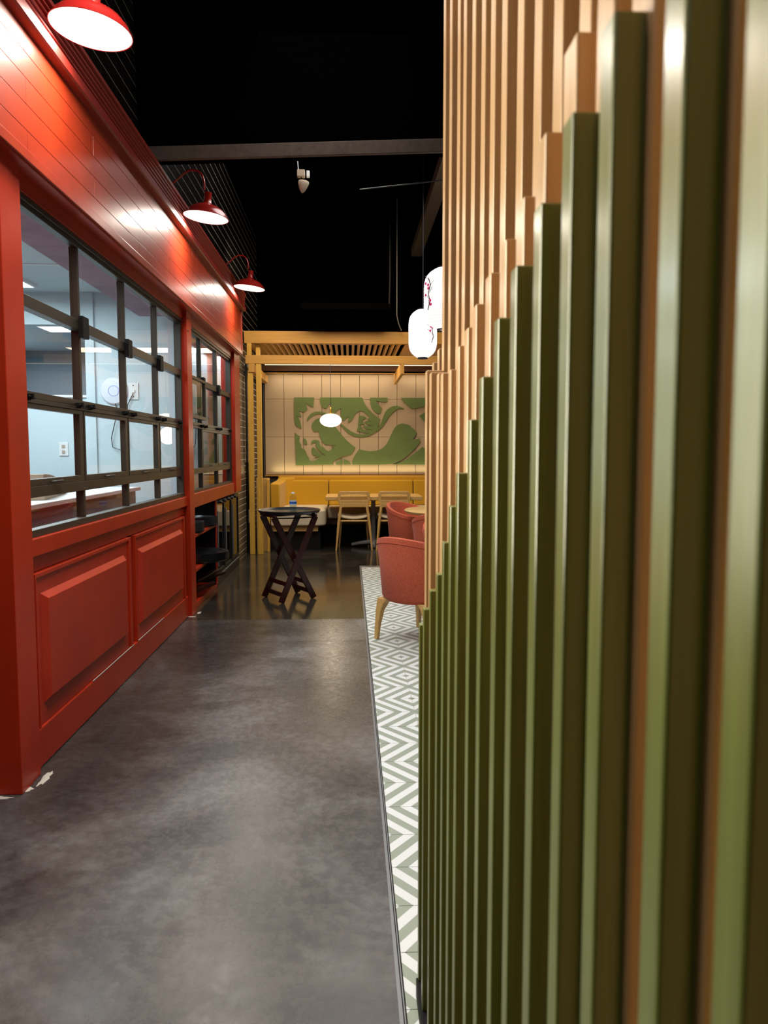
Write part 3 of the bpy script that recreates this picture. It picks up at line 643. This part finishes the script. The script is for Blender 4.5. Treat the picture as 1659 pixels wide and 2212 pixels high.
# ------------------------------------------------------------------ pergola
PG = tag(empty('pergola', (0, 10.4, 0)), 'yellow pine pergola with slatted roof over the corner booth', 'pergola')
def pg(n_, m, x0, x1, y0, y1, z0, z1, bev=0.004, par=None):
    o = MB().box(x0, x1, y0-10.4, y1-10.4, z0, z1).build(n_, m, par or PG, bev); return o
pg('front_beam', 'pine', -1.40, 0.795, 10.40, 10.46, 2.84, 3.0); pg('front_beam', 'pine', 0.798, 2.6, 10.40, 10.46, 2.84, 3.0)
pg('cross_beam', 'pine', -1.385, 1.19, 10.39, 10.46, 2.567, 2.680)
for k in range(27): pg('roof_slat', 'pine', -1.375+0.0785*k, -1.340+0.0785*k, 10.46, 12.10, 2.842, 2.90, 0.002)
for k in range(6): pg('roof_board', 'pine', 0.76+0.30*k, 1.055+0.30*k, 10.46, 12.10, 2.842, 2.865, 0.002)
MB().tube([(-1.35,0.75,2.93),(0.76,0.75,2.93)], 0.005, 6).build('tie_rod', 'aluminium', PG)
pg('stub_post', 'pinez', -1.365, -1.305, 10.40, 10.46, 2.68, 2.84); pg('stub_post', 'pinez', -1.255, -1.198, 10.47, 10.53, 2.68, 2.84)
pg('post', 'pinez', -1.358, -1.291, 10.40, 10.47, 0, 2.48); pg('post', 'pinez', -1.246, -1.180, 10.395, 10.47, 0.0, 2.566)
pg('side_beam', 'pine', -1.344, -1.262, 10.385, 12.05, 2.455, 2.566)
pg('side_beam', 'pine', 0.696, 0.740, 10.385, 12.05, 2.44, 2.594)
pg('back_beam', 'darkwood', -1.38, 2.6, 11.97, 12.03, 2.640, 2.725); pg('back_strip', 'pine', -1.38, 2.6, 12.03, 12.10, 2.603, 2.618)
pg('light_strip', 'led', -1.30, 2.5, 11.985, 12.015, 2.727, 2.737, 0)

# ------------------------------------------------------------------ corner booth
BT = tag(empty('booth', (0, 11.4, 0)), 'L-shaped mustard backed booth bench with cream seat cushions', 'bench')
def bt(n_, m, x0, x1, y0, y1, z0, z1, bev=0.01, seg=3):
    return MB().box(x0, x1, y0-11.4, y1-11.4, z0, z1).build(n_, m, BT, bev, seg)
bt('end_panel', 'oakl', -1.30, -1.118, 10.72, 10.76, 0.0, 1.03, 0.003); bt('end_panel', 'pinez', -1.150, -1.116, 10.66, 10.72, 0.0, 1.01, 0.003)
bt('base', 'black', -1.30, -0.42, 10.85, 12.05, 0, 0.27, 0); bt('base', 'black', -0.42, 2.5, 11.6, 12.05, 0, 0.30, 0)
bt('wood_plinth', 'oakl', -1.11, -0.45, 10.80, 11.9, 0.27, 0.345, 0.003); bt('wood_plinth', 'darkwood', -0.45, 2.5, 11.5, 11.9, 0.30, 0.40, 0.003)
for a, b_ in ((-0.985, -0.33), (-0.318, 0.985), (0.997, 2.3)): bt('back_cushion', 'mustard', a, b_, 11.86, 12.0, 0.56, 0.955, 0.02, 4)
bt('back_frame', 'mustard', -1.116, 2.3, 11.98, 12.06, 0.30, 1.012, 0.02)
# rounded corner and side back
bk = MB(); N = 10
def ring(r, c=(-0.85, 11.75)): return [(c[0]-r*math.cos(PI/2*k/N), c[1]+r*math.sin(PI/2*k/N)-11.4) for k in range(N+1)]
pth_o = [(-1.114, 10.78-11.4)] + ring(0.264, (-0.85, 11.74)); pth_i = [(-0.985, 10.78-11.4)] + ring(0.135, (-0.85, 11.74))
n = len(pth_o); zt = [0.955 + 0.045*min(1, i/4) for i in range(n)]
bk.add([(x,y,0.56) for x,y in pth_o]+[(x,y,0.56) for x,y in pth_i]+[(x,y,z) for (x,y),z in zip(pth_o,zt)]+[(x,y,z-.01) for (x,y),z in zip(pth_i,zt)],
       [[i,i+1,n+i+1,n+i] for i in range(n-1)]+[[2*n+i,3*n+i,3*n+i+1,2*n+i+1] for i in range(n-1)]+[[i,2*n+i,2*n+i+1,i+1] for i in range(n-1)]+[[n+i,n+i+1,3*n+i+1,3*n+i] for i in range(n-1)]+[[0,n,3*n,2*n],[n-1,3*n-1,4*n-1,2*n-1]], True)
bk.build('side_back', 'mustard', BT, 0.02, 3)
# seat cushions, the short arm with a rounded front corner
sc_ = [(-1.11,10.74),(-0.47,10.74)] + [(-0.47+0.13*math.sin(PI/2*k/8), 10.87-0.13*math.cos(PI/2*k/8)) for k in range(1,9)] + [(-0.34,11.9),(-1.11,11.9)]
n = len(sc_); MB().add([(x,y-11.4,0.35) for x,y in sc_]+[(x,y-11.4,0.575) for x,y in sc_], [list(range(n))[::-1],[n+i for i in range(n)]]+[[i,(i+1)%n,n+(i+1)%n,n+i] for i in range(n)]).build('seat_cushion', 'cream', BT, 0.025, 4)
for a, b_ in ((-0.325, 0.985), (0.997, 2.3)): bt('seat_cushion', 'cream', a, b_, 11.38, 11.87, 0.40, 0.565, 0.025, 4)
o = tag(MB().box(-.05,.05,-.03,.03,0,.03).build('napkin_packet', 'white', None, 0.003), 'small white packet lying on the cream corner seat', 'packet'); o.location = (-0.72, 11.0, 0.576)

# table at the booth
TB = tag(empty('booth_table', (0.345, 11.17, 0)), 'long pale oak table on a grey pedestal in front of the booth', 'table')
MB().box(-.687,.691,-.37,.40,.705,.762).build('tabletop', 'oakl', TB, 0.006)
MB().lathe([(0.05,0.68),(0.05,0.705)], n=16).build('mounting_plate', 'blackm', TB)
MB().tube([(0,0,0.06),(0,0,0.2),(0,0,0.45),(0,0,0.69)], [0.045,0.036,0.034,0.034], 14).build('pedestal', 'steelwrap', TB)
for a in (0, PI/2, PI, -PI/2):
    r = 0.32 if abs(math.cos(a)) > .5 else 0.2
    MB().tube([(0.03*math.cos(a),0.03*math.sin(a),0.075),(r*.6*math.cos(a),r*.6*math.sin(a),0.06),(r*math.cos(a),r*math.sin(a),0.035)], [0.035,0.028,0.024], 10).build('foot', 'steelwrap', TB)
MB().tube([(0,0,0),(0,0,0.07)], 0.05, 12).build('hub', 'steelwrap', TB)

# cane backed chairs
def cane_chair():
    t = empty('cane_chair', (0.06, 10.76, 0))
    # back frame: rounded rectangle ring, slightly curved (chair faces +Y)
    def rr(w, h, r, zc, yb, n=5):
        out = []
        for cx, cz, a0 in ((w/2-r, h/2-r, 0), (-w/2+r, h/2-r, PI/2), (-w/2+r, -h/2+r, PI), (w/2-r, -h/2+r, 3*PI/2)):
            for k in range(n+1):
                a = a0 + PI/2*k/n; x = cx + r*math.cos(a); z = cz + r*math.sin(a); out.append((x, yb + 0.35*x*x, zc+z))
        return out
    o_, i_ = rr(0.455, 0.175, 0.045, 0.752, -0.02), rr(0.372, 0.088, 0.012, 0.756, -0.02); n = len(o_); d = 0.026
    vs = o_ + i_ + [(x,y+d,z) for x,y,z in o_] + [(x,y+d,z) for x,y,z in i_]
    fs = [[i,(i+1)%n,n+(i+1)%n,n+i] for i in range(n)] + [[2*n+i,3*n+i,3*n+(i+1)%n,2*n+(i+1)%n] for i in range(n)] + [[i,2*n+i,2*n+(i+1)%n,(i+1)%n] for i in range(n)] + [[n+i,n+(i+1)%n,3*n+(i+1)%n,3*n+i] for i in range(n)]
    MB().add(vs, fs).build('back_frame', 'oakl', t, 0.004)
    cn = MB()
    for k in range(21): x = -0.184+0.368*k/20; cn.bar((x,-0.008+0.35*x*x,0.712),(x,-0.008+0.35*x*x,0.80),0.0035,0.003,(0,1,0))
    for k in range(7):
        z = 0.716+0.013*k; pts = [(-0.186+0.372*j/8, -0.006+0.35*(-0.186+0.372*j/8)**2, z) for j in range(9)]; cn.tube(pts, 0.0019, 4)
    stuff(cn.build('cane_panel', 'oakl', t))
    MB().add([(-0.175,-.012,0.668),(0.175,-.012,0.668),(0.19,-.012,0.60),(0.15,-.012,0.618),(-0.15,-.012,0.618),(-0.19,-.012,0.60),(-0.175,.012,0.668),(0.175,.012,0.668),(0.19,.012,0.60),(0.15,.012,0.618),(-0.15,.012,0.618),(-0.19,.012,0.60)],
             [[0,5,4,3,2,1],[6,7,8,9,10,11],[0,1,7,6],[1,2,8,7],[2,3,9,8],[3,4,10,9],[4,5,11,10],[5,0,6,11]]).build('lower_rail', 'oakl', t, 0.003)
    for s in (-1, 1):
        MB().tube([(s*0.253,-0.05,0),(s*0.215,-0.015,0.40),(s*0.185,0.0,0.62),(s*0.195,0.003,0.70)], [0.012,0.021,0.020,0.014], 10).build('leg', 'oakl', t)
        MB().tube([(s*0.215,0.44,0),(s*0.19,0.40,0.30),(s*0.185,0.385,0.42)], [0.012,0.018,0.018], 10).build('leg', 'oakl', t)
    MB().box(-.20,.20,.0,.42,.405,.432).build('seat_frame', 'oakl', t, 0.01)
    sx = 14; vs = []; 
    m = MB()
    grid = [[(-0.235+0.47*i/sx, 0.01+0.44*j/6, 0.485 + 0.045*((i/sx-0.5)*2)**2 - (0.02 if j in (0,6) or i in (0,sx) else 0)) for i in range(sx+1)] for j in range(7)]
    low = [[(x*0.97, y, z-0.05 + (0.02 if j in (0,6) or i in (0,sx) else 0)) for i,(x,y,z) in enumerate(rw)] for j, rw in enumerate(grid)]
    A = [v for rw in grid for v in rw]; Bv = [v for rw in low for v in rw]; w = sx+1; L = len(A)
    fs = [[j*w+i,j*w+i+1,(j+1)*w+i+1,(j+1)*w+i] for j in range(6) for i in range(sx)]; fs2 = [[L+a for a in f][::-1] for f in fs]
    edge = [i for i in range(w)] + [j*w+sx for j in range(1,7)] + [6*w+i for i in range(sx-1,-1,-1)] + [j*w for j in range(5,0,-1)]
    fs3 = [[edge[k], L+edge[k], L+edge[(k+1)%len(edge)], edge[(k+1)%len(edge)]] for k in range(len(edge))]
    m.add(A+Bv, fs+fs2+fs3, True).build('seat_cushion', 'cream', t, sub=1)
    return t
c1 = tag(cane_chair(), 'pale wooden cane back chair at the left end of the long table', 'chair', 'cane back chairs at the long booth table')
c2 = dup(c1); c2.location = (0.63, 10.76, 0); tag(c2, 'pale wooden cane back chair directly behind the coral armchairs', 'chair', 'cane back chairs at the long booth table')

# coral armchairs
def armchair(x, y, face, lab):
    t = empty('armchair', (x, y, 0), face); tag(t, lab, 'armchair', 'coral velvet tub armchairs')
    # local +X is the front; angle 180 deg is the back
    N = 40; a0 = math.radians(38)
    def hh(a):     # rim height by angle
        b_ = abs(abs(a) - 0); s = (1-math.cos(a))/2   # 0 front .. 1 back
        return 0.635 + 0.155*(max(0, (s-0.15)/0.85))**1.3
    angs = [a0 + (2*PI-2*a0)*k/N for k in range(N+1)]
    levels = [0.0, 0.06, 0.5, 0.94, 1.0]
    m = MB(); vo = []
    zb = 0.305
    def P(a, r, z): return (r*1.0*math.cos(a), r*1.02*math.sin(a), z)
    prof_n = 9; vs = []
    for a in angs:
        h = hh(a); t_ = 0.05
        pr = [(0.275, zb), (0.302, zb+0.03), (0.318, zb+(h-zb)*0.5), (0.342, h-0.03), (0.338, h-0.006), (0.318, h), (0.298, h-0.008), (0.288, h-0.035), (0.245, zb+0.10)]
        vs += [P(a, r, z) for r, z in pr]
    fs = [[k*prof_n+i, k*prof_n+i+1, (k+1)*prof_n+i+1, (k+1)*prof_n+i] for k in range(N) for i in range(prof_n-1)]
    fs += [[k*prof_n, (k+1)*prof_n, (k+1)*prof_n+prof_n-1, k*prof_n+prof_n-1] for k in range(N)]
    fs += [[i for i in range(prof_n)][::-1], [N*prof_n+i for i in range(prof_n)]]
    m.add(vs, fs, True).build('shell', 'pink', t, 0.0)
    # piping seam under the rim
    MB().tube([P(a, 0.343, hh(a)-0.042) for a in angs], 0.0025, 5).build('piping', 'pink', t)
    MB().lathe([(0,0.0),(0.25,0.0),(0.262,0.02),(0.262,0.10),(0.25,0.125),(0.15,0.135),(0,0.137)], (0.02,0,0.315), 32).build('seat_cushion', 'pink', t)
    for sx, sy in ((1,1),(1,-1),(-1,1),(-1,-1)):
        bx_, by_ = sx*0.195, sy*0.195; fx, fy = sx*0.245, sy*0.245
        q = MB()
        def sec(cx, cy, z, w): return [(cx+w*dx, cy+w*dy, z) for dx, dy in ((-1,-1),(1,-1),(1,1),(-1,1))]
        rings = [sec(sx*c, sy*c, z_, w_) for c, w_, z_ in ((0.245,0.015,0),(0.237,0.0185,0.12),(0.226,0.025,0.22),(0.212,0.034,0.275),(0.188,0.054,0.315))]
        q.add([v for r_ in rings for v in r_], [[3,2,1,0],[16,17,18,19]] + [[i*4+k, i*4+(k+1)%4, (i+1)*4+(k+1)%4, (i+1)*4+k] for i in range(4) for k in range(4)])
        q.build('leg', 'oakl', t, 0.006)
    return t
R = math.radians
armchair(0.545, 5.63, R(45), 'nearest coral velvet armchair on wooden legs seen from behind')
armchair(0.78, 9.15, R(-38), 'farthest coral velvet armchair on the far side of the round table')
armchair(0.985, 7.80, R(78), 'coral velvet armchair pushed up to the near side of the round table')
armchair(1.02, 6.98, R(-75), 'coral armchair with its orange inner back showing between two others')
RT = tag(empty('round_table', (1.28, 8.47, 0)), 'round pale wood table among the coral armchairs', 'table')
MB().lathe([(0,0.715),(0.64,0.715),(0.668,0.73),(0.672,0.745),(0.66,0.755),(0,0.755)], n=56).build('tabletop', 'oakl', RT)
MB().tube([(0,0,0.02),(0,0,0.715)], 0.035, 14).build('pedestal', 'blackm', RT); MB().lathe([(0,0),(0.27,0),(0.27,0.012),(0.05,0.03),(0,0.03)], n=32).build('base', 'blackm', RT)
o = tag(MB().add([(-.16,-.2,0),(.3,-.16,0),(.28,.2,0.0),(-.02,.14,0),(-.16,-.2,.004),(.3,-.16,.004),(.28,.2,.03),(-.02,.14,.03)], [[3,2,1,0],[4,5,6,7],[0,1,5,4],[1,2,6,5],[2,3,7,6],[3,0,4,7]]).build('table_mat', 'yellow'), 'bright yellow sheet lying on the round wooden table', 'mat'); o.location = (1.08, 8.72, 0.757)

# ------------------------------------------------------------------ tray stand with tray and bottle
TS = tag(empty('tray_stand', (-0.585, 7.28, 0)), 'folding dark mahogany tray stand standing in the aisle', 'tray stand')
P1, P2, P3, P4 = (-.825,7.31), (-.635,6.99), (-.345,7.25), (-.515,7.54)
T1, T2, T3, T4 = (-.500,7.48), (-.325,7.20), (-.700,7.06), (-.835,7.34)
L = lambda p, z: Vector((p[0]+0.585, p[1]-7.28, z))
def leg(b_, t_):
    a, c = L(b_, 0.006), L(t_, 0.79); m = MB(); d = (c-a).normalized()
    side = (L(P2,0)-L(P1,0)).normalized()
    m.bar(a, c, 0.056, 0.022, d.cross(side).cross(d) if False else side); return m.build('leg', 'mahog', TS, 0.003)
for b_, t_ in ((P1,T1),(P2,T2),(P3,T3),(P4,T4)): leg(b_, t_)
def rung(pa, ta, pb, tb, z):
    f = z/0.79; a = L(pa, 0).lerp(L(ta, 0), f); c = L(pb, 0).lerp(L(tb, 0), f); a.z = c.z = z
    MB().bar(a, c, 0.014, 0.042).build('rung', 'mahog', TS, 0.002)
for z in (0.07, 0.165): rung(P1,T1,P2,T2,z); rung(P3,T3,P4,T4,z)
MB().bar(L(T1,0.80)+Vector((0.02,0.05,0)), L(T2,0.80)-Vector((-.01,0.04,0)), 0.022, 0.026).build('top_rail', 'mahog', TS, 0.002)
MB().bar(L(T3,0.80)+Vector((0.02,-0.05,0)), L(T4,0.80)+Vector((-.02,0.05,0)), 0.022, 0.026).build('top_rail', 'mahog', TS, 0.002)
MB().tube([L(T3,0.782), (L(T3,0.778)+L(T2,0.778))/2, L(T2,0.785)], 0.007, 6).build('strap', 'black', TS)
MB().tube([L(T4,0.782), (L(T4,0.778)+L(T1,0.778))/2, L(T1,0.785)], 0.007, 6).build('strap', 'black', TS)
for p, q_ in ((P3, T3), (P4, T4)):
    c = L(p,0).lerp(L(q_,0),0.47); c.z = 0.385
    MB().tube([c+Vector((-.005,-.03,0)), c+Vector((0.0,-.018,0))], 0.007, 8).build('pivot_bolt', 'aluminium', TS)
prof = [(0,0.0),(0.86,0.0),(0.90,0.004),(0.985,0.026),(1.0,0.026),(0.995,0.018),(0.93,-0.006),(0,-0.006)]
TY = tag(MB().lathe(prof, n=56, sx=0.298, sy=0.345).build('serving_tray', 'trayb'), 'large black oval tray resting on the folding stand', 'tray'); TY.location = (-0.578, 7.33, 0.820)
BO = tag(empty('water_bottle', (-0.535, 7.24, 0.8205)), 'clear plastic water bottle with a blue label on the black tray', 'bottle')
MB().lathe([(0.0,0.002),(0.028,0),(0.033,0.006),(0.033,0.03),(0.031,0.034),(0.033,0.04),(0.031,0.046),(0.033,0.052),(0.031,0.06),(0.033,0.066),(0.033,0.075),(0.0335,0.12),(0.034,0.128),(0.033,0.14),(0.027,0.158),(0.016,0.172),(0.0125,0.177),(0.0125,0.184),(0,0.184)], n=28).build('bottle_body', 'bottle', BO)
MB().lathe([(0,0.003),(0.027,0.004),(0.030,0.02),(0.030,0.112),(0,0.113)], n=24).build('water', glass_mat('water', (0.80,0.86,0.88), 1.12), BO)
MB().lathe([(0.0342,0.078),(0.0342,0.118),(0.0336,0.118),(0.0336,0.078)], n=28, closed=True).build('label_band', mat('bottle_label', (0.62,0.72,0.85), 0.4), BO)
MB().lathe([(0.0347,0.085),(0.0347,0.103),(0.0341,0.103),(0.0341,0.085)], n=28, closed=True).build('label_stripe', mat('label_blue', (0.02,0.16,0.55), 0.4), BO)
MB().lathe([(0.0350,0.100),(0.0350,0.107),(0.0341,0.107),(0.0341,0.100)], n=28, closed=True).build('label_stripe', mat('label_navy', (0.02,0.03,0.18), 0.4), BO)
MB().lathe([(0.0145,0.180),(0.0145,0.192),(0.013,0.196),(0,0.196)], n=20).build('cap', 'capwhite', BO)

# ------------------------------------------------------------------ pendant and paper lanterns
PD = tag(empty('pendant_lamp', (-0.266, 10.95, 1.84)), 'flattened white glass pendant with brass cap over the booth table', 'pendant lamp')
MB().lathe([(0.155*math.sin(PI*k/16), -0.095*math.cos(PI*k/16)) for k in range(17)], n=40).build('glass_globe', 'globe', PD)
MB().lathe([(0.042,0.086),(0.042,0.100),(0.018,0.106),(0.014,0.15),(0.012,0.165),(0.005,0.185),(0,0.186)], n=20).build('brass_cap', 'brass', PD)
MB().tube([(0,0,0.18),(0,0,1.0)], 0.004, 6).build('cord', 'cord', PD)
l = bpy.data.lights.new('pendant_light', 'POINT'); l.energy = 9; l.color = WARM; l.shadow_soft_size = 0.12
lo = bpy.data.objects.new('pendant_light', l); COL.objects.link(lo); lo.parent = PD; lo.location = (0,0,-0.22)
def lantern(x, y, z, r, h, lab, seed):
    t = empty('paper_lantern', (x, y, z)); tag(t, lab, 'lantern', 'white paper lanterns')
    pr = []; NN = 40
    for k in range(NN+1):
        u = -1 + 2*k/NN; rr_ = r*(1-abs(u)**5*0.62)*(1.0 + (0.010 if k % 2 else 0)); pr.append((rr_, u*h/2))
    MB().lathe(pr, n=40).build('paper_shade', 'lantern', t)
    for s in (-1, 1): MB().lathe([(r*0.36,s*h/2-0.012),(r*0.37,s*h/2+0.012),(r*0.33,s*h/2+0.012),(r*0.33,s*h/2-0.012)], n=28, closed=True).build('rim_ring', 'blackm', t)
    MB().tube([(0,0,h/2),(0,0,4.7-z)], 0.005, 6).build('cord', 'cord', t)
    random.seed(seed); tw = MB(); az = math.radians(215 if seed == 1 else 305)
    pt = lambda a, zz_: (r*1.025*math.cos(a), r*1.025*math.sin(a), zz_)
    tw.tube([pt(az, h*0.30), pt(az+0.12, h*0.18), pt(az-0.02, h*0.05), pt(az+0.10, -h*0.08), pt(az-0.05, -h*0.22)], 0.004, 5)
    for k in range(5):
        zc = h*(0.25-0.1*k); tw.tube([pt(az+0.05, zc), pt(az+random.uniform(-.45,.45), zc+0.05)], 0.0022, 4)
    tw.build('painted_twig', 'twig', t)
    for k in range(6):
        a = az+random.uniform(-.25,.25); zc = random.uniform(-.18,.3)*h; bl = MB().lathe([(0.013*math.sin(PI*j/5), 0.004*math.cos(PI*j/5)) for j in range(6)], n=8)
        b_ = bl.build('painted_blossom', 'blossom', t); b_.location = pt(a, zc); b_.rotation_euler = (0, PI/2, a)
    return t
lantern(0.80, 6.5, 2.675, 0.172, 0.50, 'larger white paper lantern hanging against the slat screen', 1)
lantern(0.742, 7.8, 2.582, 0.143, 0.475, 'white paper lantern hanging in front of the pergola beam', 2)

# ------------------------------------------------------------------ small ceiling spot
SPT = tag(empty('ceiling_spotlight', (-0.385, 6.8, 3.75)), 'small pale spotlight hanging below the ceiling beam', 'spotlight')
MB().box(-.055,.01,-.03,.03,0,.055).build('junction_box', 'cloth', SPT, 0.003); MB().box(.025,.05,-.02,.02,0,.05).build('bracket', 'white', SPT, 0.002)
MB().tube([(-.06,0,.2),(-.05,0,.12),(-.045,0,.055)], 0.004, 6).build('cable', 'white', SPT)
o = MB().lathe([(0,0),(0.045,0),(0.047,-0.012),(0.043,-0.03),(0.025,-0.075),(0.006,-0.098),(0,-0.1)], n=20).build('lamp_head', 'cream', SPT); o.location = (0.0,0,-0.035); o.rotation_euler = (0,0.15,0)
MB().tube([(-.02,0,0),(-0.01,0,-.04)], 0.006, 6).build('stem', 'black', SPT)
CN = tag(MB().tube([(0,0,1.75),(0,0,1.2),(0.0,0,0.22),(0.02,0,0.12),(0.06,0,0.02)], 0.007, 8).build('conduit', 'duct'), 'thin grey conduit dropping from the ceiling to the pergola', 'conduit'); CN.location = (0.635, 10.3, 2.98)
SM = tag(empty('ceiling_sensor', (-1.33, 9.62, 3.09)), 'tiny round sensor below the end of the crown moulding', 'sensor')
MB().lathe([(0.022,0),(0.028,0.006),(0.022,0.012),(0.016,0.006)], n=20, closed=True).build('ring', 'duct', SM).rotation_euler = (PI/2,0,0)
MB().tube([(0,0,0.02),(0.0,0,0.06),(-0.08,0,0.08)], 0.004, 6).build('arm', 'duct', SM)
